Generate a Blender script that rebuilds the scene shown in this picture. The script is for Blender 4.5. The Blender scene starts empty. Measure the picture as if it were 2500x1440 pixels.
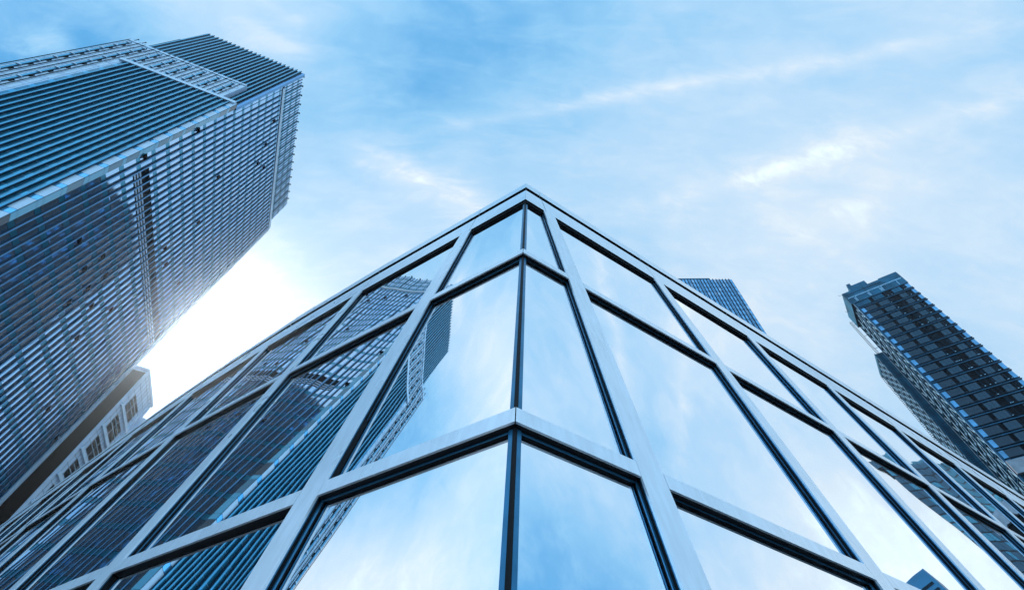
import bpy, math, random
import numpy as np
from mathutils import Matrix, Vector
random.seed(7)
S = bpy.context.scene

# ------------------------------------------------------------------ camera
F = 1111.0; CX, CY = 1250.0, 720.0; EYE = np.array([0, 0, 1.6])
_up = np.array([1292 - CX, -(-88 - CY), -F]); _up /= np.linalg.norm(_up)
_fw = np.array([0, 0, -1.0]); _fh = _fw - _up * _fw.dot(_up); _fh /= np.linalg.norm(_fh)
ROT = np.array([np.cross(_fh, _up), _fh, _up])
cd = bpy.data.cameras.new('camera'); cam = bpy.data.objects.new('camera', cd); S.collection.objects.link(cam)
cd.sensor_width = 36; cd.lens = F / 2500 * 36; cd.clip_start = 0.1; cd.clip_end = 5000
M = Matrix(ROT.tolist()).to_4x4(); M.translation = Vector(EYE.tolist()); cam.matrix_world = M
S.camera = cam

def ray(x, y):
    d = np.array([x - CX, -(y - CY), -F]); d = ROT @ d
    return d / np.linalg.norm(d)

# ------------------------------------------------------------------ sky, sun, exposure
SUN = ray(490, 815)
EL = math.asin(SUN[2]); AZ = math.atan2(SUN[1], SUN[0])
w = bpy.data.worlds.new('World'); S.world = w; w.use_nodes = True
nt = w.node_tree; nt.nodes.clear()
def N(t, **k):
    n = nt.nodes.new(t)
    for a, b in k.items(): setattr(n, a, b)
    return n
def L(a, b): nt.links.new(a, b)
def sock(n, i, v):
    if hasattr(v, 'is_linked') or isinstance(v, bpy.types.NodeSocket): L(v, n.inputs[i])
    else: n.inputs[i].default_value = v
def mth(op, a, b=None, c=None):
    n = N('ShaderNodeMath', operation=op); sock(n, 0, a)
    if b is not None: sock(n, 1, b)
    if c is not None: sock(n, 2, c)
    return n.outputs[0]
def dotd(v, c):
    n = N('ShaderNodeVectorMath', operation='DOT_PRODUCT'); L(v, n.inputs[0]); n.inputs[1].default_value = tuple(c)
    return n.outputs['Value']
tc = N('ShaderNodeTexCoord'); nn = N('ShaderNodeVectorMath', operation='NORMALIZE')
L(tc.outputs['Generated'], nn.inputs[0]); D = nn.outputs[0]
def lobe(c, k, wgt):
    return mth('MULTIPLY', mth('EXPONENT', mth('MULTIPLY_ADD', dotd(D, c), k, -k)), wgt)
X = [0.512, 0.309, 0.698, -2.602, 0.517, -0.283, 0.092, -0.194, -0.252, 0.126, -0.062, -0.963, -0.651, 0.255, 0.16, -0.071, -0.268, 0.143, 1.023, 1.287, -0.237, 0.417, 0.425, -0.58, 0.464, 0.34, 0.554, 0.793, -0.0, -1.225, -0.009]
C = [(-0.694, 0.088, 0.715), (-0.587, 0.08, 0.805), (-0.442, 0.091, 0.892), (-0.287, 0.102, 0.953), (-0.336, 0.265, 0.904), (0.012, 0.092, 0.996), (0.15, 0.277, 0.949), (0.496, 0.226, 0.839), (0.66, 0.04, 0.75), (0.732, 0.359, 0.579), (0.535, 0.553, 0.639), (-0.182, 0.468, 0.865), (-0.444, 0.533, 0.72), (-0.313, 0.113, 0.943), (-0.478, 0.068, 0.875), (-0.593, 0.043, 0.804), (-0.77, -0.003, 0.638), (-0.769, -0.143, 0.623), (-0.853, 0.073, 0.517), (0.642, -0.075, 0.763), (0.771, -0.23, 0.594), (0.729, -0.095, 0.678), (0.613, 0.135, 0.778), (0.651, 0.267, 0.71), (0.842, 0.29, 0.454), (0.0, -0.707, 0.707), (-0.704, -0.503, 0.503), (0.722, -0.619, 0.309)]
# broad cloud banks of the sky, brightening towards the sun
t = mth('ADD', lobe(SUN, 6, .22), X[0] + .09)
t = mth('ADD', t, lobe(SUN, 30, .36))
t = mth('ADD', t, lobe(SUN, 160, .8))
for c, x in zip(C, X[3:]):
    if abs(x) > .03: t = mth('ADD', t, lobe(c, 30, x))
def noise(scale, detail, rough, dist=0., vec=None):
    n = N('ShaderNodeTexNoise'); n.inputs['Scale'].default_value = scale; n.inputs['Detail'].default_value = detail
    n.inputs['Roughness'].default_value = rough; n.inputs['Distortion'].default_value = dist
    L(vec or D, n.inputs['Vector']); return n.outputs['Fac']
# drawn-out cirrus: noise stretched along the wind
mp = N('ShaderNodeMapping'); mp.inputs['Rotation'].default_value = (.15, .25, math.radians(-28)); mp.inputs['Scale'].default_value = (1.0, 2.6, 1.6)
L(D, mp.inputs['Vector'])
nz = noise(2.6, 9, .58, .35, mp.outputs[0]); nf = noise(7, 8, .6, .3)
nb = noise(1.9, 5, .5, .2)
t = mth('ADD', t, mth('MULTIPLY', mth('SUBTRACT', nz, .5), .45))
t = mth('ADD', t, mth('MULTIPLY', mth('SUBTRACT', nb, .5), .25))
t = mth('ADD', t, mth('MULTIPLY', mth('SUBTRACT', nf, .5), .26))
# long streaks and wisps
mp2 = N('ShaderNodeMapping'); mp2.inputs['Rotation'].default_value = (.1, .2, math.radians(-24)); mp2.inputs['Scale'].default_value = (1.0, 3.4, 2.2)
L(D, mp2.inputs['Vector'])
wn = noise(7.5, 12, .64, .45, mp2.outputs[0])
wr = N('ShaderNodeMapRange'); wr.inputs[1].default_value = .38; wr.inputs[2].default_value = .72; wr.interpolation_type = 'SMOOTHSTEP'; L(wn, wr.inputs[0])
wisp = wr.outputs[0]
t = mth('ADD', t, mth('MULTIPLY', mth('SUBTRACT', wisp, .35), .11))
def streak(p0, p1, width, amp, seed):
    a, b = ray(*p0), ray(*p1); n = np.cross(a, b); n /= np.linalg.norm(n)
    mid = a + b; mid /= np.linalg.norm(mid); along = b - a; along /= np.linalg.norm(along)
    half = math.acos(a.dot(b)) / 2
    off = mth('ADD', dotd(D, n), mth('MULTIPLY', mth('SUBTRACT', noise(3.5 + seed, 6, .6), .5), width * 2.2))
    g = mth('EXPONENT', mth('MULTIPLY', mth('POWER', mth('ABSOLUTE', mth('DIVIDE', off, width)), 1.6), -1.0))
    e = mth('EXPONENT', mth('MULTIPLY', mth('POWER', mth('ABSOLUTE', mth('DIVIDE', dotd(D, along), math.sin(half) * 1.05)), 4.0), -1.0))
    f = mth('GREATER_THAN', dotd(D, mid), 0.0)
    br = mth('MULTIPLY_ADD', wisp, .6, .75)
    return mth('MULTIPLY', mth('MULTIPLY', mth('MULTIPLY', g, e), mth('MULTIPLY', f, br)), amp)
for a in (((1080, 315), (2350, 85), .014, .24, 0), ((1620, 490), (2750, 160), .024, .24, 1.3), ((880, 390), (1180, 500), .035, .4, 2.1),
          ((1930, 560), (2160, 480), .03, .1, .6), ((0, 100), (180, 110), .03, .3, 1.7), ((560, 60), (760, 130), .03, .18, 2.9), ((640, 0), (740, 50), .012, .12, 3.3)):
    t = mth('ADD', t, streak(*a))
ramp = N('ShaderNodeValToRGB'); cr = ramp.color_ramp
def lin(r, g, b): return tuple(((v / 255 + .055) / 1.055) ** 2.4 if v > 10 else v / 255 / 12.92 for v in (r, g, b)) + (1,)
stops = [(0., (74, 154, 216)), (.2, (98, 176, 234)), (.45, (150, 207, 248)), (.68, (186, 223, 253)), (.9, (214, 236, 255)), (1., (228, 243, 255))]
cr.elements[0].position = 0; cr.elements[0].color = lin(*stops[0][1]); cr.elements[1].position = 1; cr.elements[1].color = lin(*stops[-1][1])
for p, c in stops[1:-1]: e = cr.elements.new(p); e.color = lin(*c)
L(t, ramp.inputs[0])
rear_fill = lobe((-.25, -.9, .36), 6, 2.0)      # unseen bright patch added to the sky behind the viewer, lights the frame caps
boost = mth('ADD', mth('MULTIPLY', mth('MAXIMUM', mth('SUBTRACT', t, 1.0), 0.0), 1.6), 1.0)
boost = mth('ADD', boost, rear_fill)
vm = N('ShaderNodeVectorMath', operation='SCALE'); L(ramp.outputs[0], vm.inputs[0]); L(boost, vm.inputs['Scale'])
sky = N('ShaderNodeTexSky', sky_type='NISHITA', sun_disc=False, sun_elevation=EL, sun_rotation=math.pi / 2 - AZ)
sky.air_density = 1.2; sky.dust_density = .6; sky.ozone_density = 2
bg1 = N('ShaderNodeBackground'); L(sky.outputs[0], bg1.inputs[0]); bg1.inputs[1].default_value = .06
bg2 = N('ShaderNodeBackground'); L(vm.outputs[0], bg2.inputs[0]); bg2.inputs[1].default_value = 1.0
mx = N('ShaderNodeMixShader'); mx.inputs[0].default_value = .98; L(bg1.outputs[0], mx.inputs[1]); L(bg2.outputs[0], mx.inputs[2])
wo = N('ShaderNodeOutputWorld'); L(mx.outputs[0], wo.inputs[0])

sd = bpy.data.lights.new('sun', 'SUN'); so = bpy.data.objects.new('sun', sd); S.collection.objects.link(so)
sd.energy = 3.0; sd.angle = math.radians(.5); sd.color = (1, .92, .84)
so.rotation_euler = Vector((-SUN).tolist()).to_track_quat('-Z', 'Y').to_euler(); so.location = (0, 0, 60)
S.view_settings.view_transform = 'Standard'; S.view_settings.look = 'None'; S.view_settings.gamma = 1; S.view_settings.exposure = 0
S.render.engine = 'CYCLES'; S.cycles.max_bounces = 8; S.cycles.glossy_bounces = 5; S.cycles.caustics_reflective = False
S.cycles.sample_clamp_indirect = 6

# ------------------------------------------------------------------ materials
def mat(name, col, rough=.5, metal=0., spec=.5, bump=None, var=None, streaks=None):
    m = bpy.data.materials.new(name); m.use_nodes = True; n = m.node_tree; b = n.nodes['Principled BSDF']
    b.inputs['Base Color'].default_value = (*col, 1); b.inputs['Roughness'].default_value = rough; b.inputs['Metallic'].default_value = metal
    b.inputs['Specular IOR Level'].default_value = spec
    tc = n.nodes.new('ShaderNodeTexCoord')
    if var:
        sc, amt = var
        x = n.nodes.new('ShaderNodeTexNoise'); x.inputs['Scale'].default_value = sc; x.inputs['Detail'].default_value = 2
        n.links.new(tc.outputs['Object'], x.inputs['Vector'])
        r = n.nodes.new('ShaderNodeMapRange'); r.inputs[3].default_value = 1 - amt; r.inputs[4].default_value = 1 + amt
        r.inputs[1].default_value = .3; r.inputs[2].default_value = .7
        n.links.new(x.outputs['Fac'], r.inputs[0])
        v = n.nodes.new('ShaderNodeVectorMath'); v.operation = 'SCALE'; v.inputs[0].default_value = col
        n.links.new(r.outputs[0], v.inputs['Scale']); n.links.new(v.outputs[0], b.inputs['Base Color'])
        r2 = n.nodes.new('ShaderNodeMapRange'); r2.inputs[3].default_value = max(0, rough - .06); r2.inputs[4].default_value = rough + .08
        if rough > .1:
            n.links.new(x.outputs['Fac'], r2.inputs[0]); n.links.new(r2.outputs[0], b.inputs['Roughness'])
    if streaks:
        mpn = n.nodes.new('ShaderNodeMapping'); mpn.inputs['Scale'].default_value = (9, 9, .8)
        n.links.new(tc.outputs['Object'], mpn.inputs['Vector'])
        y = n.nodes.new('ShaderNodeTexNoise'); y.inputs['Scale'].default_value = 1.0; y.inputs['Detail'].default_value = 3; n.links.new(mpn.outputs[0], y.inputs['Vector'])
        r3 = n.nodes.new('ShaderNodeMapRange'); r3.inputs[1].default_value = .3; r3.inputs[2].default_value = .75; r3.inputs[3].default_value = 1.0; r3.inputs[4].default_value = 1 - streaks
        n.links.new(y.outputs['Fac'], r3.inputs[0])
        v2 = n.nodes.new('ShaderNodeVectorMath'); v2.operation = 'SCALE'
        n.links.new(v.outputs[0], v2.inputs[0]); n.links.new(r3.outputs[0], v2.inputs['Scale']); n.links.new(v2.outputs[0], b.inputs['Base Color'])
    if bump:
        sc, dist = bump
        x = n.nodes.new('ShaderNodeTexNoise'); x.inputs['Scale'].default_value = sc; x.inputs['Detail'].default_value = 1.0; x.inputs['Roughness'].default_value = .4
        n.links.new(tc.outputs['Object'], x.inputs['Vector'])
        bb = n.nodes.new('ShaderNodeBump'); bb.inputs['Strength'].default_value = 1; bb.inputs['Distance'].default_value = dist
        n.links.new(x.outputs['Fac'], bb.inputs['Height']); n.links.new(bb.outputs[0], b.inputs['Normal'])
    return m
MAT = dict(
    joint=mat('panel_joint', (.12, .2, .28), .7),
    mirror=mat('mirror_glass', (.93, .97, 1.0), .012, 1.0, bump=(.3, .012)),
    cap=mat('satin_aluminium', (.84, .93, 1.0), .28, .35, var=(.9, .03), streaks=.14),
    teal=mat('anodised_frame', (.04, .19, .33), .35, .6, var=(3, .15)),
    black=mat('black_gasket', (.004, .005, .007), .6, 0, .2),
    seam=mat('dark_seam', (.01, .02, .03), .7, 0, .2),
    conc=mat('concrete', (.35, .38, .42), .8, var=(.6, .25)),
    asphalt=mat('asphalt', (.05, .052, .055), .9, var=(.4, .3)),
    pave=mat('paving', (.42, .43, .44), .85, var=(.7, .2)),
    wall=mat('dark_wall', (.005, .035, .06), .6, 0, .2),
    gl_a=mat('pale_coated_glass', (.50, .73, .97), .05, .9, bump=(.25, .02)),
    gl_b=mat('clear_coated_glass', (.38, .63, .90), .05, .9, bump=(.25, .02)),
    gl_t=mat('spandrel_glass', (.05, .33, .50), .12, .6),
    gl_d=mat('dark_teal_glass', (.010, .16, .26), .08, .35),
    gl_k=mat('blue_spandrel', (.12, .46, .74), .15, .5),
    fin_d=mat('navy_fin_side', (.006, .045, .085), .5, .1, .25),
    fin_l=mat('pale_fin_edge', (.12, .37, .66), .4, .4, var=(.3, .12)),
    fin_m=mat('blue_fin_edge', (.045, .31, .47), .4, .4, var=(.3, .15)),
    white=mat('white_panel', (.62, .80, .94), .4, .0, var=(.4, .08)),
    off=mat('grey_white_panel', (.58, .76, .94), .5, 0, var=(.5, .12)),
    void=mat('dark_interior', (.003, .004, .006), .8, 0, .1),
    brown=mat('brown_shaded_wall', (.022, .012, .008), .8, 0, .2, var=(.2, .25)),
    rt_gl=mat('deep_blue_glass', (.002, .028, .052), .15, .1, .25, bump=(.3, .02)),
    rt_gl2=mat('mid_blue_glass', (.004, .045, .08), .15, .1, .25, bump=(.3, .02)),
    rt_slab=mat('dark_slab', (.002, .018, .034), .7, 0, .15),
    rt_edge=mat('steel_slab_edge', (.006, .07, .13), .5, .3, .25, var=(.5, .3)),
    rt_light=mat('pale_end_panel', (.08, .28, .48), .35, .4, var=(.3, .3)),
    rt_crown=mat('weathered_blue_cladding', (.008, .11, .19), .55, .1, .2, var=(.25, .45)),
    lattice=mat('pale_steel_lattice', (.45, .75, .95), .4, .4),
    mt=mat('mirrored_cladding', (.014, .17, .30), .3, .2, var=(.2, .2)),
    ct_gl=mat('blue_curtain_glass', (.17, .46, .74), .08, .7, bump=(.3, .02)),
    ct_gl2=mat('pale_curtain_glass', (.34, .56, .78), .08, .7),
    ct_line=mat('dark_mullion', (.006, .02, .045), .5, .2),
)
MN = list(MAT)

class MB:
    def __init__(s): s.v = []; s.f = []; s.m = []
    def poly(s, pts, m):
        i = len(s.v); s.v += [tuple(p) for p in pts]; s.f.append(tuple(range(i, i + len(pts)))); s.m.append(m)
    def hexa(s, p, m, mt=None):
        # p: 8 points, 0-3 back (inner) loop, 4-7 front (outer) loop; mt: dict of per-face materials
        i = len(s.v); s.v += [tuple(q) for q in p]
        fs = dict(back=(3, 2, 1, 0), front=(4, 5, 6, 7), a=(0, 1, 5, 4), b=(1, 2, 6, 5), c=(2, 3, 7, 6), d=(3, 0, 4, 7))
        for k, f in fs.items():
            s.f.append(tuple(i + j for j in f)); s.m.append((mt or {}).get(k, m))
    def build(s, name, parent=None):
        me = bpy.data.meshes.new(name); me.from_pydata(s.v, [], s.f)
        used = sorted(set(s.m), key=MN.index)
        for u in used: me.materials.append(MAT[u])
        me.polygons.foreach_set('material_index', [used.index(x) for x in s.m]); me.update()
        o = bpy.data.objects.new(name, me); S.collection.objects.link(o)
        if parent: o.parent = parent
        return o

def tag(o, label=None, cat=None, group=None, kind=None):
    for k, v in (('label', label), ('category', cat), ('group', group), ('kind', kind)):
        if v: o[k] = v
    return o
def empty(name, label, cat, group=None):
    o = bpy.data.objects.new(name, None); S.collection.objects.link(o); return tag(o, label, cat, group)

class Frame:
    """A vertical face: s runs along az, h is height, d is outwards (towards the side of the viewer)."""
    def __init__(f, az, dist, k=1.0):
        a = math.radians(az); f.t = np.array([math.cos(a), math.sin(a), 0]); f.n = np.array([math.sin(a), -math.cos(a), 0])
        f.flip = f.n[0] * 0
        f.dist = dist; f.k = k
        f.sg = 1 if dist < 0 else -1    # outward = towards the eye
        f.z = np.array([0, 0, 1.0])
    def __call__(f, s, h, d=0):
        return (f.n * (f.dist + f.sg * d) + f.t * s + f.z * h) * f.k + EYE
def bx(mb, f, s0, s1, h0, h1, d0, d1, m, mt=None):
    back = [f(s0, h0, d0), f(s1, h0, d0), f(s1, h1, d0), f(s0, h1, d0)]
    front = [f(s0, h0, d1), f(s1, h0, d1), f(s1, h1, d1), f(s0, h1, d1)]
    mb.hexa(back + front, m, mt)   # a = bottom, b = s1 side, c = top, d = s0 side
def qd(mb, f, s0, s1, h0, h1, d, m, jit=0):
    j = [random.uniform(-jit, jit) for _ in range(4)]
    mb.poly([f(s0, h0, d + j[0]), f(s1, h0, d + j[1]), f(s1, h1, d + j[2]), f(s0, h1, d + j[3])], m)

# ------------------------------------------------------------------ ground
g = MB(); g.poly([(-900, -900, 0), (900, -900, 0), (900, 900, 0), (-900, 900, 0)], 'asphalt'); tag(g.build('ground'), kind='structure')
g = MB(); g.hexa([(-14, -8, -.1), (14, -8, -.1), (14, 3.2, -.1), (-14, 3.2, -.1), (-14, -8, .12), (14, -8, .12), (14, 3.2, .12), (-14, 3.2, .12)], 'pave')
tag(g.build('pavement'), kind='structure')

# ------------------------------------------------------------------ foreground glass building (two faces leaning back, meeting in a corner)
KC = np.array([.30, 6.71, 15.0])
SLR, SLL = .158, .1677
aR = math.radians(30.2)
tR = np.array([math.cos(aR), math.sin(aR), 0]); nR = np.array([tR[1], -tR[0], 0])
def PR(s, h, d=0):
    return KC + tR * s + nR * (SLR * (15 - h)) + np.array([0, 0, h - 15.]) + d * np.array([nR[0], nR[1], SLR]) / math.hypot(1, SLR) + EYE
_DS = .05; _NL = 2400
def angL(x): return 145.8 if x < 6 else max(141.0, 145.8 - (x - 6) * 4.8 / 20)
_tab = [KC.copy()]
for _i in range(_NL):
    _a = math.radians(angL((_i + .5) * _DS)); _tab.append(_tab[-1] + _DS * np.array([math.cos(_a), math.sin(_a), 0]))
def PL(s, h, d=0):
    a = math.radians(angL(s)); t = np.array([math.cos(a), math.sin(a), 0]); n = np.array([-t[1], t[0], 0])
    if s <= 0: base = KC + s * t
    else:
        q = s / _DS; i = min(int(q), _NL - 1); base = _tab[i] + (_tab[i + 1] - _tab[i]) * (q - i)
    return base + n * (SLL * (15 - h)) + np.array([0, 0, h - 15.]) + d * np.array([n[0], n[1], SLL]) / math.hypot(1, SLL) + EYE
# the corner line, s on each face as a function of height and of offset d
def corner_s(h, d=0):
    aL = math.radians(145.8); tL = np.array([math.cos(aL), math.sin(aL)]); 
    pR = PR(0, h, d)[:2]; pL = PL(-.0001, h, d)[:2]
    A = np.array([[tR[0], -tL[0]], [tR[1], -tL[1]]]); r = np.linalg.solve(A, pL - pR); return r[0], r[1]
DG = -.13                                   # glass plane behind the cap plane
HB = -1.6                                   # ground
ROWS = [(HB, 3.60), (3.86, 9.57), (9.84, 15.0)]
pav = empty('glass_building', 'mirrored glass building in the foreground with a sharp leaning corner and wide pale frames', 'building')

def member(P, name, s0, s1, h0, h1, vert, nseg=1, sl0=None, sl1=None):
    """cap in front, black box behind it, thin teal frame on the glass"""
    mb = MB()
    hs = [h0, h1]
    def S0(h, d): return sl0(h, d) if sl0 else s0
    def S1(h, d): return sl1(h, d) if sl1 else s1
    def b(i0, i1, j0, j1, d0, d1, m, mt=None):
        # i0,i1 inset along s ; j0,j1 inset along h
        q = []
        for d in (d0, d1):
            q += [P(S0(h0 + j0, d) + i0, h0 + j0, d), P(S1(h0 + j0, d) - i1, h0 + j0, d), P(S1(h1 - j1, d) - i1, h1 - j1, d), P(S0(h1 - j1, d) + i0, h1 - j1, d)]
        mb.hexa(q, m, mt)
    if vert:
        b(0, 0, 0, 0, -.035, 0, 'cap')
        b(.012, .012, 0, 0, -.06, -.035, 'teal')
        b(.035, .035, 0, 0, DG - .02, -.06, 'black')
        b(.0, .0, 0, 0, DG - .03, DG + .006, 'teal')
    else:
        b(0, 0, 0, 0, -.035, 0, 'cap')
        b(0, 0, .01, .01, DG - .02, -.035, 'black')
        b(0, 0, -.014, -.035, DG - .03, DG + .004, 'teal')
    return mb.build(name, pav)

def pane(P, s0f, s1f, h0, h1, nm='glass_pane', tilt=0):
    mb = MB(); n = 8; idx = {}
    ph = random.uniform(0, 6.28); am = random.uniform(-.003, .003); tx = random.uniform(-1, 1) * .006; ty = random.uniform(-1, 1) * .006
    me_v = []
    for j in range(n + 1):
        h = h0 + (h1 - h0) * j / n
        for i in range(n + 1):
            u = i / n; v = j / n
            s = s0f(h) * (1 - u) + s1f(h) * u
            bow = am * math.sin(math.pi * u) * math.sin(math.pi * v) * 2
            me_v.append(P(s, h, DG + bow + tx * (u - .5) * (s1f(h) - s0f(h)) * .5 + ty * (v - .5) * (h1 - h0) * .5))
    mb.v = [tuple(p) for p in me_v]
    for j in range(n):
        for i in range(n):
            a = j * (n + 1) + i; mb.f.append((a, a + 1, a + n + 2, a + n + 1)); mb.m.append('mirror')
    o = mb.build(nm, pav)
    for p in o.data.polygons: p.use_smooth = True
    return o

MW = .50
def build_face(P, which, m0, mw, bays, s_end):
    """m0: near edges of the mullions; which 0 = R, 1 = L"""
    near = m0
    cs = (lambda h, d=0: corner_s(h, d)[which])
    for i, a in enumerate(near):
        member(P, 'mullion', a, a + MW, HB, 15.0, True)
    edges = [None] + near
    for i in range(len(near)):
        for r, (h0, h1) in enumerate(ROWS):
            s1 = (lambda h, b=near[i]: b + .04)
            if i == 0: s0 = (lambda h: cs(h, DG) + .03)
            else: s0 = (lambda h, b=near[i - 1]: b + MW - .04)
            pane(P, s0, s1, h0 - .06, h1 + .06)
        for (h0, h1) in ((3.60, 3.86), (9.57, 9.84)):
            if i == 0: member(P, 'transom', 0, near[0] - .006, h0, h1, False, sl0=lambda h, d: cs(h, d) + .008)
            else: member(P, 'transom', near[i - 1] + MW + .011, near[i] - .011, h0, h1, False)
    # parapet: fascia, recess, coping - in pieces, seams over the mullions
    pts = [None] + [a + .1 for a in near]
    for i in range(len(near)):
        for nm, h0, h1, d0, d1, m in (('fascia_panel', 15.0, 16.42, -.05, 0, 'cap'), ('parapet_recess', 15.0, 16.95, -.30, -.16, 'black'), ('coping', 16.95, 17.72, -.34, .0, 'cap')):
            mb = MB(); q = []
            gap = 0 if nm == 'parapet_recess' else .014
            for d in (d0, d1):
                for (h, e) in ((h0, 0), (h0, 1), (h1, 1), (h1, 0)):
                    s = (cs(h, d) + .003 if i == 0 else pts[i] + gap) if e == 0 else pts[i + 1] - gap
                    q.append(P(s, h, d))
            mb.hexa(q, m, {'a': 'black'} if nm != 'parapet_recess' else None); mb.build(nm, pav)
        # soffit frame under the fascia
        mb = MB(); q = []
        for d in (DG - .03, -.052):
            for (h, e) in ((14.86, 0), (14.86, 1), (15.08, 1), (15.08, 0)):
                s = (cs(h, d) if i == 0 else near[i - 1] + MW) if e == 0 else near[i]
                q.append(P(s, h, d))
        mb.hexa(q, 'black'); mb.build('head_frame', pav)

nearR = [.79] + [6.05 + 5.32 * k for k in range(11)]
nearL = [2.35, 7.80] + [13.7 + 5.95 * k for k in range(11)]
build_face(PR, 0, nearR, MW, None, None)
build_face(PL, 1, nearL, MW, None, None)
# corner post: black rib with a frame strip on either glass
for (h0, h1) in ROWS:
    mb = MB()
    def cp(side, ds, h, d):
        r, l = corner_s(h, d); return PR(r + ds, h, d) if side == 0 else PL(l + ds, h, d)
    for side in (0, 1):
        q = [cp(side, .0, h0, DG - .04), cp(side, .095, h0, DG - .04), cp(side, .095, h1, DG - .04), cp(side, .0, h1, DG - .04),
             cp(side, .035, h0, DG + .03), cp(side, .095, h0, DG + .03), cp(side, .095, h1, DG + .03), cp(side, .035, h1, DG + .03)]
        mb.hexa(q, 'teal')
        q = [cp(side, -.02, h0, DG - .05), cp(side, .05, h0, DG - .05), cp(side, .05, h1, DG - .05), cp(side, -.02, h1, DG - .05),
             cp(side, -.0, h0, DG + .045), cp(side, .028, h0, DG + .045), cp(side, .028, h1, DG + .045), cp(side, -.0, h1, DG + .045)]
        mb.hexa(q, 'black')
    mb.build('corner_post', pav)
# closed body behind the skin, with a flat roof
mb = MB()
eR = nearR[-1]; eL = nearL[-1]
def ring(h, d):
    r, l = corner_s(h, d)
    pts = [PR(r, h, d), PR(eR, h, d)]
    back = [PR(eR, h, d) + np.array([-8, 40, 0]), PL(eL, h, d) + np.array([10, 30, 0])]
    left = [PL(a, h, d) for a in (eL, 31.5, 25.6, 19.7, 13.7, 7.8)]
    return pts + back + left
lo, hi = ring(HB, -.5), ring(16.6, -.5)
n = len(lo)
for i in range(n): mb.poly([lo[i], lo[(i + 1) % n], hi[(i + 1) % n], hi[i]], 'wall')
mb.poly(hi, 'conc'); mb.build('wall', pav)

# ------------------------------------------------------------------ left tower
K = .78
A = Frame(110, -70.5, K); B = Frame(19.5, 67.6, K); B2 = Frame(19.5, 66.0, K)
A.n = np.array([math.sin(math.radians(110)), -math.cos(math.radians(110)), 0]); A.sg = 1
def mkframe(az, dist_signed, k):
    f = Frame(az, dist_signed, k); f.sg = 1 if dist_signed < 0 else -1; return f
A = mkframe(110, -70.5, K)
# B plane: n.P = -67.6 with n = (sin, -cos)
B = mkframe(19.5, -67.6, K); B2 = mkframe(19.5, -66.0, K)
GZ = -1.6 / K
AH = 181.2; TOP = 200.0
tow = empty('ribbed_tower', 'tall office tower at the left covered in long upright fins', 'tower')
# mass
mb = MB()
c0 = A(68.1, 0, 0); c1 = A(134.6, 0, 0); c2 = A(134.6, 0, -37); c3 = A(68.1, 0, -37)
def wallprism(mb, pts, h0, h1, m, top='conc', k=K):
    lo = [np.array([p[0], p[1], h0 * k + 1.6]) for p in pts]; hi = [np.array([p[0], p[1], h1 * k + 1.6]) for p in pts]
    n = len(pts)
    for i in range(n): mb.poly([lo[i], lo[(i + 1) % n], hi[(i + 1) % n], hi[i]], m)
    mb.poly(hi, top)
wallprism(mb, [c0, c1, c2, c3], GZ, AH + 2, 'wall')
mb.build('wall', tow)
mb = MB(); wallprism(mb, [A(68.1, 0, 0), A(130.9, 0, 0), A(130.9, 0, -36.6), A(68.1, 0, -36.6)], AH + 2, TOP - .5, 'wall'); mb.build('crown_wall', tow)

FL = 5.45; Z0 = 146.0
def cells(mb, f, s0, s1, hlo, hhi, d, mats, teal='gl_t', frac=.26, skip=None, jit=.006, gap=.07, second=False):
    k0 = math.floor((hlo - Z0) / FL)
    h = Z0 + k0 * FL
    while h < hhi:
        a, b, c = h, h + FL * frac, h + FL
        for (x, y, m) in ((a, b, teal), (b, c, random.choices(mats[0], mats[1])[0])):
            x2, y2 = max(x, hlo) + gap / 2, min(y, hhi) - gap / 2
            if y2 - x2 < .2: continue
            if skip and skip(s0, .5 * (x2 + y2)): continue
            if second and m != teal and random.random() < .25:
                mid = x2 + .45
                qd(mb, f, s0, s1, x2, mid - .05, d, m, jit); qd(mb, f, s0, s1, mid, y2, d, m, jit)
            else: qd(mb, f, s0, s1, x2, y2, d, m, jit)
        h = c
P_A = 1.94
fins = [70.6 + P_A * k for k in range(34)]
pale = (['gl_a', 'gl_b'], [.7, .3])
LOUV = lambda s, h: 100.9 < h < 106.6 and 72 < s
for i, s in enumerate(fins):
    s1 = min(s + P_A, 134.6)
    for (lo_, hi_) in (((GZ, 100.9), (106.6, AH)) if s > 72 else ((GZ, AH),)):
        mb = MB(); cells(mb, A, s + .03, s1 - .03, lo_, hi_, .05, pale, second=True); mb.build('glazing_strip', tow)
mb = MB(); cells(mb, A, 68.2, 70.55, GZ, 146.3, .05, pale); mb.build('glazing_strip', tow)
mb = MB(); cells(mb, A, 69.35, 70.55, 146.6, AH, .05, pale, second=True); mb.build('glazing_strip', tow)
for i, s in enumerate(fins):
    mb = MB()
    hi = AH - .8 if s > 71 else 146
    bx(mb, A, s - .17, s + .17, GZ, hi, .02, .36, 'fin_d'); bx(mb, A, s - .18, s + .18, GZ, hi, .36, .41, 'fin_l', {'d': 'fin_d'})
    if s < 71: bx(mb, A, s - .04, s + .04, 146, AH, .02, .15, 'ct_line')
    mb.build('fin', tow)
# louvred plant floor
mb = MB()
qd(mb, A, 72.7, 134.5, 100.9, 106.6, .04, 'void')
for q in range(3): bx(mb, A, 72.7, 134.5, 101.3 + q * .95, 101.75 + q * .95, .05, .12, 'off')
mb.build('louvre_band', tow)
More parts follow.
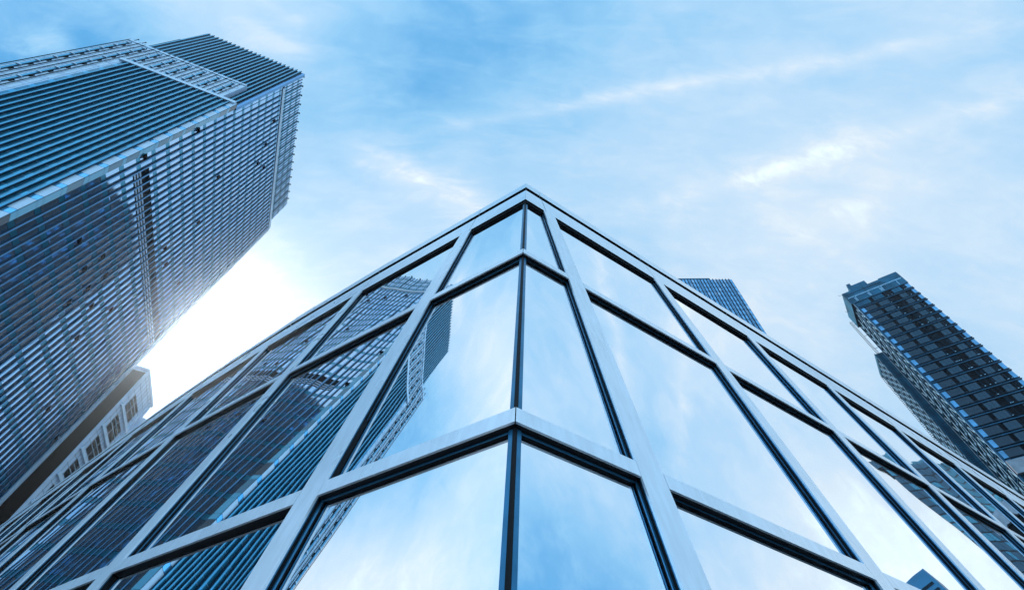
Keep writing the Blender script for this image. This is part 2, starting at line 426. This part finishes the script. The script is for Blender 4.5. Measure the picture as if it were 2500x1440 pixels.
# pale column at the top of the ribs, corner columns
mb = MB(); bx(mb, A, 70.2, 134.6, AH, AH + 2.0, .05, .30, 'white'); mb.build('crown_sill', tow)
mb = MB(); bx(mb, A, 68.1, 69.0, 146.3, TOP, -.3, .7, 'fin_l'); bx(mb, A, 69.0, 69.3, 147, AH, .0, .05, 'void'); mb.build('corner_column', tow)
mb = MB(); bx(mb, A, 133.6, 134.8, GZ, AH, .06, .5, 'white'); mb.build('end_column', tow)
# crown screen on face A
for i in range(16):
    s = 69.2 + 3.86 * i; mb = MB(); e = min(s + 3.86, 130.9)
    for q in range(3):
        a = s + 3.86 / 3 * q; b = min(a + 3.86 / 3, e)
        if b <= a: continue
        cells(mb, A, a + .03, b - .03, AH + 2.05, TOP, .05, pale, frac=.3, second=True)
        bx(mb, A, a - .05, a + .05, AH + 2.05, TOP + .1, .06, .22, 'ct_line')
    mb.build('crown_panel', tow)
    mb = MB(); bx(mb, A, s - .25, s + .25, AH + 2.1, TOP - .2, .1, .34, 'fin_d', {'front': 'fin_m'}); mb.build('crown_fin', tow)
    mb = MB()
    for h in (TOP - .1, TOP + .25):
        bx(mb, A, s - .1, s + .45, h, h + .12, .1, .62, 'ct_line')
    mb.build('roof_bracket', tow)
# face B, upper block
P_B = 1.6
for i in range(23):
    s = -71.2 - P_B * (i + .55)
    mb = MB(); cells(mb, B, s, s + P_B, 100, TOP, .05, (['gl_d', 'gl_t'], [.85, .15]), teal='gl_d', frac=.3)
    mb.build('dark_glazing_strip', tow)
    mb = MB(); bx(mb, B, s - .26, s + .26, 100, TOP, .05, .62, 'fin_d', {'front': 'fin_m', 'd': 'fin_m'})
    if i < 9: bx(mb, B, s - .46, s - .26, 140, TOP - 3, .06, .4, 'fin_l')
    mb.build('fin', tow)
    mb = MB(); bx(mb, B, s - .08, s + .08, TOP, TOP + .5, .3, .45, 'ct_line'); bx(mb, B, s - .14, s + .14, TOP + .5, TOP + .85, .25, .5, 'ct_line'); mb.build('roof_bracket', tow)

# lower block in front on face B
blk_top = 162.4; fld = 145.0
mb = MB()
r0 = [B2(-111.0, 0, 0), B2(-75.0, 0, 0), B2(-75.0, 0, -6), B2(-111.0, 0, -6)]
wallprism(mb, r0, GZ, blk_top, 'off', 'conc')
r1 = [B2(-75.0, 0, 0), B2(-69.9, 0, 0), B2(-70.6, 0, -2.0), B2(-75.0, 0, -6)]
wallprism(mb, r1, GZ, 146.3, 'wall', 'conc'); mb.build('lower_block', tow)
mb = MB(); h = Z0 - FL * 28
while h < 146:
    for (u, v, m) in ((h, h + FL * .26, 'gl_t'), (h + FL * .26, h + FL, random.choice(['gl_d', 'gl_t', 'rt_gl2']))):
        v2 = min(v, 146.2) - .07
        p, q = B2(-69.86, 0, .0), B2(-70.56, 0, -2.0)
        if v2 > u: mb.poly([np.array([p[0], p[1], u * K + 1.6]), np.array([q[0], q[1], u * K + 1.6]), np.array([q[0], q[1], v2 * K + 1.6]), np.array([p[0], p[1], v2 * K + 1.6])], m)
    h += FL
mb.build('corner_panel', tow)
P_C = 1.75
mb = MB()
cells(mb, B2, -71.75, -69.95, GZ, 146.2, .06, (['white'], [1]), teal='gl_k'); mb.build('corner_panel', tow)
for i in range(17):
    s = -71.8 - P_C * i
    if s - P_C < -102.6: break
    mb = MB()
    # dark glass with a narrow pale pane beside every fin
    cells(mb, B2, s - P_C + .03, s - .5, GZ, fld, .04, (['gl_d'], [1]), teal='gl_t', frac=.28)
    cells(mb, B2, s - .5, s - .2, GZ, fld, .10, (['fin_l', 'gl_a'], [.7, .3]), teal='gl_k', frac=.28)
    mb.build('dark_glazing_strip', tow)
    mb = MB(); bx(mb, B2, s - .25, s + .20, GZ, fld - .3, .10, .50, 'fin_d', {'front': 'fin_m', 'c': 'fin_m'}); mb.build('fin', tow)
sL = s
# margins of white panels: crown zone above and the left end
M0 = -111.0
i = 0; s = M0
while s < -75.2:
    e = min(s + 1.5, -75.0)
    lo_h = fld + .6 if s > -102.6 else GZ
    mb = MB(); cells(mb, B2, s + .02, e - .02, lo_h, blk_top, .05, (['white'], [1]), teal='off', frac=.25, gap=.14); mb.build('crown_panel', tow)
    if i % 3 == 1:
        mb = MB(); bx(mb, B2, s - .3, s + .3, lo_h, blk_top - 2.0, .06, .36, 'fin_m', {'d': 'void', 'b': 'fin_d'})
        h = blk_top - 3.5
        while h > max(lo_h, 30):
            bx(mb, B2, s - .5, s + .7, h, h + .35, .42, .62, 'white'); bx(mb, B2, s + .45, s + .8, h - 3.2, h - 1.9, .06, .3, 'void'); h -= 5.45
        mb.build('crown_beam', tow)
    else:
        mb = MB(); bx(mb, B2, s - .07, s + .07, lo_h, blk_top + .15, .2, .34, 'void'); mb.build('screen_rod', tow)
    s = e; i += 1
mb = MB(); bx(mb, B2, -111.0, -75.0, blk_top - .9, blk_top + .2, .05, .3, 'white'); bx(mb, B2, -102.6, -70.4, fld - .2, fld + 1.3, .05, .62, 'white'); mb.build('crown_sill', tow)
for s in (-110.6, -108.4):
    mb = MB(); bx(mb, B2, s - .07, s + .07, blk_top, blk_top + 3.0, -.2, -.06, 'ct_line'); bx(mb, B2, s - .14, s + .14, blk_top + 3.0, blk_top + 3.4, -.26, 0, 'ct_line'); mb.build('aerial', tow)
# a few windows standing open
rs = random.Random(3)
openw = [(486, 322), (531, 428), (477, 545), (664, 300), (655, 345), (648, 400), (622, 401), (247, 618), (203, 648), (252, 668), (209, 700), (164, 736), (218, 748), (262, 762), (396, 607), (397, 648), (427, 700), (355, 385), (182, 828), (192, 596), (110, 995), (128, 1068)]
for (x, y) in openw:
    r = ray(x, y); P = r * (-70.5 / r.dot(A.n)); s = P.dot(A.t); h = P[2]
    kf = round((s - 70.6) / P_A - .5); s = 70.6 + P_A * kf + .25; h = Z0 + math.floor((h - Z0) / FL) * FL + FL * .45
    mb = MB(); qd(mb, A, s, s + 1.45, h, h + 1.5, .09, 'void')
    mb.poly([A(s, h + 1.5, .11), A(s + 1.45, h + 1.5, .11), A(s + 1.45, h + .1, .95), A(s, h + .1, .95)], 'gl_a'); mb.build('open_window', tow)

# ------------------------------------------------------------------ white building beyond the tower's end
wb = empty('white_building', 'low white panelled building with square openings and a dark side wall, below the ribbed tower', 'building')
A4 = mkframe(110, -66.5, K)
mb = MB(); wallprism(mb, [A4(135.0, 0, 0), A4(152.6, 0, 0), A4(152.6, 0, -22), A4(135.0, 0, -22)], GZ, 94.2, 'off')
mb.build('wall', wb)
mb = MB()
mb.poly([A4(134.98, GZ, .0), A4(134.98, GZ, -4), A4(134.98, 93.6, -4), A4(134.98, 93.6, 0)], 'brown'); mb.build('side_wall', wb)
mb = MB(); bx(mb, A4, 134.6, 153.0, 94.2, 95.0, -4, .25, 'white'); mb.build('coping', wb)
mb = MB(); bx(mb, A4, 134.7, 136.2, GZ, 94.1, .02, .2, 'off'); mb.build('edge_pier', wb)
h = 88.5
while h > 30:
    for (s, e) in ((139.2, 142.6), (142.9, 147.6)):
        mb = MB(); bx(mb, A4, s, e, h - 4.4, h, .035, .06, 'void')
        for q in (1.3, 2.6): bx(mb, A4, s, e, h - q - .1, h - q, .07, .2, 'white')
        mb.build('window', wb)
    mb = MB(); bx(mb, A4, 136.4, 152.4, h - 6.0, h - 5.2, .01, .5, 'white'); mb.build('floor_band', wb)
    h -= 7.2
mb = MB()
for q in range(30): bx(mb, A4, 136.3, 152.5, 93.0 - q * 2.4, 93.06 - q * 2.4, .0, .03, 'joint')
for q in range(9): bx(mb, A4, 137.2 + q * 1.8, 137.28 + q * 1.8, GZ, 94, .0, .035, 'joint')
mb.build('panel_joints', wb)
mb = MB()
for s in (149.5, 151.5): bx(mb, A4, s, s + .5, GZ, 93, .02, .4, 'off')
mb.build('pier', wb)
mb = MB(); wallprism(mb, [A4(152.7, 0, 1.), A4(156.5, 0, 1.), A4(156.5, 0, -20), A4(152.7, 0, -20)], GZ, 90, 'white'); mb.build('stair_tower', wb)

# ------------------------------------------------------------------ right tower
def mk2(az, dist, k): return mkframe(az, dist, k)
KR = .85
n1 = np.array([math.sin(math.radians(144)), -math.cos(math.radians(144)), 0])
r1p = ray(2188, 665); r1p = r1p * (200 / r1p[2])
class F2:
    def __init__(f, az, origin, out, k):
        a = math.radians(az); f.t = np.array([math.cos(a), math.sin(a), 0]); n = np.array([f.t[1], -f.t[0], 0]); 
        f.n = n if n.dot(out) > 0 else -n; f.o = np.array([origin[0], origin[1], 0.]); f.k = k
    def __call__(f, s, h, d=0): return (f.o + f.t * s + f.n * d + np.array([0, 0, h])) * f.k + EYE
O1 = ray(2055, 718); O1 = O1 * (200 / O1[2])           # crown's near-left corner
R1 = F2(-36, O1, -O1, KR)          # s runs right along the dark face
R2 = F2(54, O1, np.array([-1., .6, 0]), KR)         # s runs away along the lattice face
rt = empty('dark_tower', 'dark blue tower at the right edge with banded floors and black recesses', 'tower')
W1 = 25.6; D2 = 18.5; G2 = -1.6 / KR; BOT = 99.5; BS = 191.2
def prism(mb, pts, h0, h1, m, top, k): wallprism(mb, pts, h0, h1, m, top, k)
mb = MB(); i0 = 1.75
prism(mb, [R1(i0, 0, -.5), R1(W1 - .1, 0, -.5), R1(W1 - .1, 0, -D2), R1(i0, 0, -D2)], G2, BS, 'wall', 'conc', KR); mb.build('wall', rt)
# crown
mb = MB(); prism(mb, [R1(0, 0, 0), R1(17.5, 0, 0), R1(17.5, 0, -D2), R1(0, 0, -D2)], BS, 200, 'rt_crown', 'rt_crown', KR)
prism(mb, [R1(17.5, 0, 0), R1(W1 + .1, 0, 0), R1(W1 + .1, 0, -D2), R1(17.5, 0, -D2)], BS, 200.6, 'rt_crown', 'rt_crown', KR)
mb.poly([R1(0, BS, 0), R1(W1, BS, 0), R1(W1, BS, -D2), R1(0, BS, -D2)], 'rt_slab')
bx(mb, R1, 0, 17.4, 197.8, 198.1, .0, .12, 'rt_slab'); bx(mb, R1, 9.4, 9.6, BS + .1, 200, .0, .1, 'rt_slab')
mb.build('crown', rt)
mb = MB()
rr = random.Random(5)
for k in range(46):
    s = .8 + k * .53; bx(mb, R1, s, s + .22, 195.0 + rr.random() * .3, 195.8, .02, .1, 'lattice')
for s in (3.2, 3.7, 9.3, 9.8, 14.6, 15.1, 15.6, 22.4): bx(mb, R1, s, s + .14, 191.8, 194.6, .02, .12, 'lattice')
mb.build('crown_fitting', rt)
mb = MB(); prism(mb, [R1(4.5, 0, -.5), R1(12.5, 0, -.5), R1(12.5, 0, -6), R1(4.5, 0, -6)], 200, 203.6, 'rt_crown', 'rt_crown', KR)
prism(mb, [R1(5.0, 0, -1), R1(6.6, 0, -1), R1(6.6, 0, -3), R1(5, 0, -3)], 203.6, 206, 'rt_edge', 'rt_edge', KR); mb.build('plant_room', rt)
FH = 4.6; nfl = int((BS - BOT) / FH)
W = W1 - .1 - i0
for k in range(nfl + 1):
    h1 = BS - FH * k; h0 = max(h1 - FH, BOT)
    mb = MB()
    bx(mb, R1, i0 - .25, W1 + .05, h0, h0 + .42, -.5, .06, 'rt_edge', {'a': 'rt_slab', 'front': 'rt_edge'}); bx(mb, R1, i0 - .1, W1 - .05, h0 + .85, h0 + 1.02, -.5, .12, 'rt_slab')
    mb.build('floor_edge', rt)
    mb = MB(); x = 0.0
    if k == 0: segs = [(0, .25, 'rt_crown'), (.25, .31, 'void'), (.31, .5, 'rt_crown'), (.5, .68, 'void'), (.68, .84, 'rt_crown'), (.84, .93, 'void'), (.93, 1, 'rt_light')]
    else: segs = [(.0, .065, 'rt_light'), (.065, .27, 'rt_gl'), (.27, .33, 'void'), (.33, .5, 'rt_gl2'), (.5, .72, 'void'), (.72, .835, 'rt_gl2'), (.835, .94, 'void'), (.94, 1., 'rt_light')]
    for (a, b, m) in segs:
        a_, b_ = i0 + a * W, i0 + b * W
        if m == 'void':
            qd(mb, R1, a_, b_, h0 + (.6 if b - a > .08 else 1.6), h1, -.46, 'void')
            if b - a > .08:
                for _ in range(4):
                    xx = rr.uniform(a_ + .2, b_ - .5); bx(mb, R1, xx, xx + .05, h0 + .9, h1, -.44, -.4, 'rt_edge')
                    if rr.random() < .5: bx(mb, R1, xx, xx + .35, h0 + 1.6, h0 + 1.75, -.44, -.38, 'lattice')
        else:
            nq = max(1, round((b_ - a_) / 1.25))
            for q in range(nq):
                c0_, c1_ = a_ + (b_ - a_) * q / nq, a_ + (b_ - a_) * (q + 1) / nq
                qd(mb, R1, c0_ + .05, c1_ - .05, h0 + 1.05, h1 - .05, -.42, m, .008); qd(mb, R1, c0_ + .05, c1_ - .05, h0 + .5, h0 + .9, -.42, m, .008)
    mb.build('window_band', rt)
# lattice side
def strut(mb, p, q, wd, f, m, th=.2):
    p = np.array(p, float); q = np.array(q, float); d = q - p; d /= np.linalg.norm(d); nrm = np.array([-d[1], d[0]]) * wd / 2
    lo = [p + nrm, p - nrm, q - nrm, q + nrm]
    mb.hexa([f(a[0], a[1], .1) for a in lo] + [f(a[0], a[1], .1 + th) for a in lo], m)
mb = MB(); mb.poly([R2(0, G2, -1.7), R2(D2, G2, -1.7), R2(D2, BS, -1.7), R2(0, BS, -1.7)], 'rt_slab')
hh = BS
while hh > 10:
    for s in np.arange(.6, D2 - 2, 2.9):
        qd(mb, R2, s + .4, s + 2.4, hh - FH + 1.0, hh - .2, -1.62, rr.choice(['rt_gl2', 'rt_gl', 'void']))
    hh -= FH
mb.build('side_wall', rt)
hh = BS; k = 0
while hh > 20:
    mb = MB(); nb = 4
    for b in range(nb):
        s0, s1 = .2 + b * (D2 - .4) / nb, .2 + (b + 1) * (D2 - .4) / nb; sm = (s0 + s1) / 2
        f = lambda s, h, d: R2(s, h, d - 1.6)
        strut(mb, (s0, hh), (sm, hh - FH * 1.0), .36, f, 'lattice'); strut(mb, (sm, hh - FH), (s1, hh), .36, f, 'lattice')
    bx(mb, R2, 0, D2, hh - .25, hh + .1, -1.6, -1.1, 'rt_edge')
    mb.build('brace_panel', rt); hh -= FH; k += 1
for s in (.0, 6.2, 12.2, D2 - .3):
    mb = MB(); bx(mb, R2, s, s + .35, 20, BS, -1.6, -.8, 'rt_edge', {'front': 'lattice'}); mb.build('side_column', rt)
for (h, s) in ((199.5, .2), (196.5, 10), (194.8, 17)):
    mb = MB(); bx(mb, R2, s, s + .1, h, h + .1, 0, 1.6, 'rt_slab'); bx(mb, R2, s, s + .1, h, h + .9, 1.5, 1.6, 'rt_slab'); mb.build('roof_bracket', rt)
# podium under the dark face
mb = MB(); bx(mb, R1, i0 - .6, W1 + 14, BOT - 5.0, BOT - .2, -2, .9, 'conc'); mb.build('podium_fascia', rt)
mb = MB(); bx(mb, R1, i0 + 1.5, W1 + 14, 40, BOT - 5.0, -4, -.2, 'void'); mb.build('podium_recess', rt)
mb = MB(); bx(mb, R1, i0 + 5, W1 + 14, 80, 89, -.2, 1.4, 'rt_crown', {'a': 'void'}); bx(mb, R1, i0 + 3, W1 + 14, 70, 76, -.2, 2.6, 'rt_edge', {'a': 'void'}); mb.build('podium_canopy', rt)

# lower annex beside it, its own hoist ladder
an = empty('braced_annex', 'lower dark annex with a zigzag braced side, directly left of the dark tower', 'building')
a0 = ray(2158, 903); 
R3 = F2(54, O1, np.array([-1., .6, 0]), KR); R3.o = R3.o + R3.t * (D2 + .6)
mb = MB(); AT = 172.5
prism(mb, [R3(0, 0, 2.2), R3(17, 0, 2.2), R3(17, 0, -14), R3(0, 0, -14)], G2, AT, 'rt_slab', 'conc', KR); mb.build('wall', an)
hh = AT - 2
while hh > 20:
    mb = MB()
    for b in range(4):
        s0, s1 = .2 + b * 4.2, .2 + (b + 1) * 4.2; sm = (s0 + s1) / 2
        f = lambda s, h, d: R3(s, h, d + 2.15)
        strut(mb, (s0, hh), (sm, hh - FH), .26, f, 'lattice'); strut(mb, (sm, hh - FH), (s1, hh), .26, f, 'lattice')
    bx(mb, R3, 0, 17, hh - .2, hh + .1, 2.22, 2.5, 'rt_edge')
    mb.build('brace_panel', an); hh -= FH
mb = MB(); bx(mb, R3, -.2, 17, AT - 1.8, AT + .3, 2.2, 2.6, 'rt_crown'); mb.poly([R3(-.02, 20, 2.2), R3(-.02, 20, -2), R3(-.02, AT, -2), R3(-.02, AT, 2.2)], 'rt_crown'); mb.build('parapet', an)

def ladder(name, label, px0, hh0, hh1, dist_h, group):
    r = ray(*px0); base = np.array([r[0], r[1]]) / math.hypot(r[0], r[1]) * dist_h
    top = r[2] / math.hypot(r[0], r[1]) * dist_h
    side = np.array([-base[1], base[0]]) / dist_h; fwd = base / dist_h
    mb = MB(); f = lambda a, b, h: np.array([*(base + side * a + fwd * b), h]) * KR + EYE
    def post(a0, a1, b0, b1, h0, h1): mb.hexa([f(a0, b0, h0), f(a1, b0, h0), f(a1, b1, h0), f(a0, b1, h0), f(a0, b0, h1), f(a1, b0, h1), f(a1, b1, h1), f(a0, b1, h1)], 'rt_slab')
    z1 = top; z0 = top - (hh0 - hh1)
    for a in (-.55, .45): post(a, a + .1, 0, .1, z0, z1)
    h = z0
    while h < z1:
        post(-.5, .5, .0, .12, h, h + .22); h += .85
    for q in range(int((z1 - z0) / 9)): post(-4.5, -.5, .3, .42, z1 - 9 * q - 2, z1 - 9 * q - 1.85)
    return tag(mb.build(name), label, 'hoist mast', group)
hd = math.hypot(O1[0], O1[1])
ladder('hoist_mast', 'thin ladder-like hoist mast running down beside the tall dark tower', (2077, 788), 190, 20, hd + 11, 'hoist masts')
ladder('hoist_mast', 'thin ladder-like hoist mast running down beside the lower braced annex', (2152, 917), 170, 20, hd + 17, 'hoist masts')

# ------------------------------------------------------------------ centre tower
KC2 = .8
c1p = ray(1786, 682); c1p = c1p * (200 / c1p[2]); c0p = ray(1662, 683); c0p = c0p * (200 / c0p[2])
azc = math.degrees(math.atan2(c1p[1] - c0p[1], c1p[0] - c0p[0]))
CT = F2(azc, c1p, -c1p, KC2)
ct = empty('grid_tower', 'small blue grid-fronted tower showing above the glass roofline left of the dark tower', 'tower')
mb = MB(); prism(mb, [CT(0, 0, 0), CT(-52, 0, 0), CT(-52, 0, -30), CT(0, 0, -30)], G2, 199.6, 'ct_line', 'conc', KC2); mb.build('wall', ct)
rc = random.Random(9); PC = 1.62; FC = 3.74
for i in range(32):
    s1 = -PC * i; s0 = s1 - PC; mb = MB(); k = 0; h = 200
    while h > 20:
        m = 'ct_gl2' if (k == 0 and i in (1, 2, 4, 5)) else rc.choices(['ct_gl', 'ct_gl2'], [.85, .15])[0]
        x = s0 + .1
        qd(mb, CT, s0 + .2, s1 - .12, h - FC + 1.05, h - .1, .05, m, .01); qd(mb, CT, s0 + .2, s1 - .12, h - FC + .2, h - FC + .8, .05, 'ct_gl', .01)
        if i % 3 == 1: bx(mb, CT, s0 + .7, s0 + .86, h - FC + 1.05, h - .1, .06, .1, 'ct_line'); bx(mb, CT, s0 + .7, s0 + 1.3, h - 2.0, h - 1.85, .06, .1, 'ct_line')
        h -= FC; k += 1
    mb.build('glazing_strip', ct)
    mb = MB(); bx(mb, CT, s0 - .12, s0 + .14, 20, 200.3, .02, .42, 'ct_line'); mb.build('mullion', ct)
mb = MB(); bx(mb, CT, -52, -10.5, 199.6, 202.5, -1.2, -.8, 'rt_crown'); mb.build('parapet_screen', ct)

# ------------------------------------------------------------------ buildings outside the frame seen only mirrored in glass, plus an added hidden tower
def mirror_pt(px, py, dist):
    """where a reflection at pixel (px, py) of the right glass face comes from, dist metres away"""
    n = np.array([nR[0], nR[1], SLR]) / math.hypot(1, SLR); r = ray(px, py); P0 = PR(0, 15, DG) - EYE
    P = r * (P0.dot(n) / r.dot(n)); q = r - 2 * r.dot(n) * n
    return P + q * (dist / math.hypot(q[0], q[1]))
def radial(mb, a, b, depth, h0, h1, m, top):
    pts = [a, b, b * (1 + depth / np.linalg.norm(b[:2])), a * (1 + depth / np.linalg.norm(a[:2]))]
    wallprism(mb, [np.array([p[0], p[1], 0]) for p in pts], h0, h1, m, top, 1.0)
class F3:
    def __init__(f, a, b):
        f.a = np.array([a[0], a[1], 0.]); d = np.array([b[0] - a[0], b[1] - a[1], 0.]); f.w = np.linalg.norm(d); f.t = d / f.w
        n = np.array([f.t[1], -f.t[0], 0]); f.n = n if n.dot(-f.a) > 0 else -n
    def __call__(f, s, h, d=0): return f.a + f.t * s + f.n * d + np.array([0, 0, h + 1.6])
mr = empty('mirrored_tower', 'blue gridded tower seen only as a wavy reflection in the right glass face', 'tower')
pa = mirror_pt(2134, 1136, 190); pb = mirror_pt(2470, 1215, 200); TH = pa[2]
MR = F3(pa, pb); wd = MR.w
mb = MB(); radial(mb, pa, pb, 22, -1.6, TH, 'ct_line', 'conc'); mb.build('wall', mr)
mb = MB(); 
for (u, v, e) in ((.04, .22, 4.), (.22, .5, 7.), (.55, .8, 3.)):
    a_, b_ = MR(wd * u, 0, -2) - EYE, MR(wd * v, 0, -2) - EYE
    radial(mb, a_, b_, 12, TH, TH + e, 'mt', 'mt')
mb.build('plant_room', mr)
ns = int(wd / 2.6)
for i in range(ns):
    a, b = wd * i / ns, wd * (i + 1) / ns; mb = MB(); h = TH
    while h > 5:
        qd(mb, MR, a + .12, b - .12, h - 3.1, h - .12, .05, rc.choice(['mt', 'mt', 'mt', 'gl_t']), .01); h -= 3.6
    mb.build('glazing_strip', mr)
lowm = empty('mirrored_block', 'flat-topped teal block mirrored near the bottom right corner in the right glass face', 'building')
pa = mirror_pt(2204, 1432, 150); pb = mirror_pt(2288, 1428, 146); LR = F3(pa, pb); wd2 = LR.w
mb = MB(); radial(mb, pa, pb, 12, -1.6, pa[2], 'mt', 'conc'); mb.build('wall', lowm)
h = pa[2] - 3
while h > 4:
    mb = MB(); bx(mb, LR, 1.0, wd2 - 1.0, h - .6, h, .02, .12, 'rt_slab'); mb.build('window_band', lowm); h -= 1.5
dk = empty('hidden_tower', 'added unseen dark brown tower, mirrored to darken the lower glass of the ribbed tower', 'tower')  # unseen tower, added only so the ribbed tower's lower glass mirrors something dark
pa = np.array([-12., 128, 0]); pb = np.array([-38., 146, 0]); DK = F3(pa, pb)
mb = MB(); radial(mb, pa, pb, 25, -1.6, 178, 'brown', 'conc'); radial(mb, pa * .98, pa * .98 + (pb - pa) * .45, 20, -1.6, 150, 'brown', 'conc'); mb.build('wall', dk)
for k in range(9):
    mb = MB(); s_ = DK.w * (k + .25) / 9
    h = 172
    while h > 20:
        qd(mb, DK, s_, s_ + 1.6, h - 2.2, h, .06, 'gl_t' if rc.random() < .5 else 'void', .01); h -= 4
    mb.build('glazing_strip', dk)

# ------------------------------------------------------------------ air
hz = bpy.data.materials.new('haze'); hz.use_nodes = True; hn = hz.node_tree; hn.nodes.clear()
pv = hn.nodes.new('ShaderNodeVolumePrincipled'); pv.inputs['Color'].default_value = (.72, .86, 1, 1); pv.inputs['Density'].default_value = .0002; pv.inputs['Anisotropy'].default_value = .9
ho = hn.nodes.new('ShaderNodeOutputMaterial'); hn.links.new(pv.outputs[0], ho.inputs['Volume'])
MAT['haze'] = hz; MN.append('haze')
g = MB(); g.hexa([(-260, -260, -1), (420, -260, -1), (420, 420, -1), (-260, 420, -1), (-260, -260, 200), (420, -260, 200), (420, 420, 200), (-260, 420, 200)], 'haze')
tag(g.build('haze'), kind='stuff')
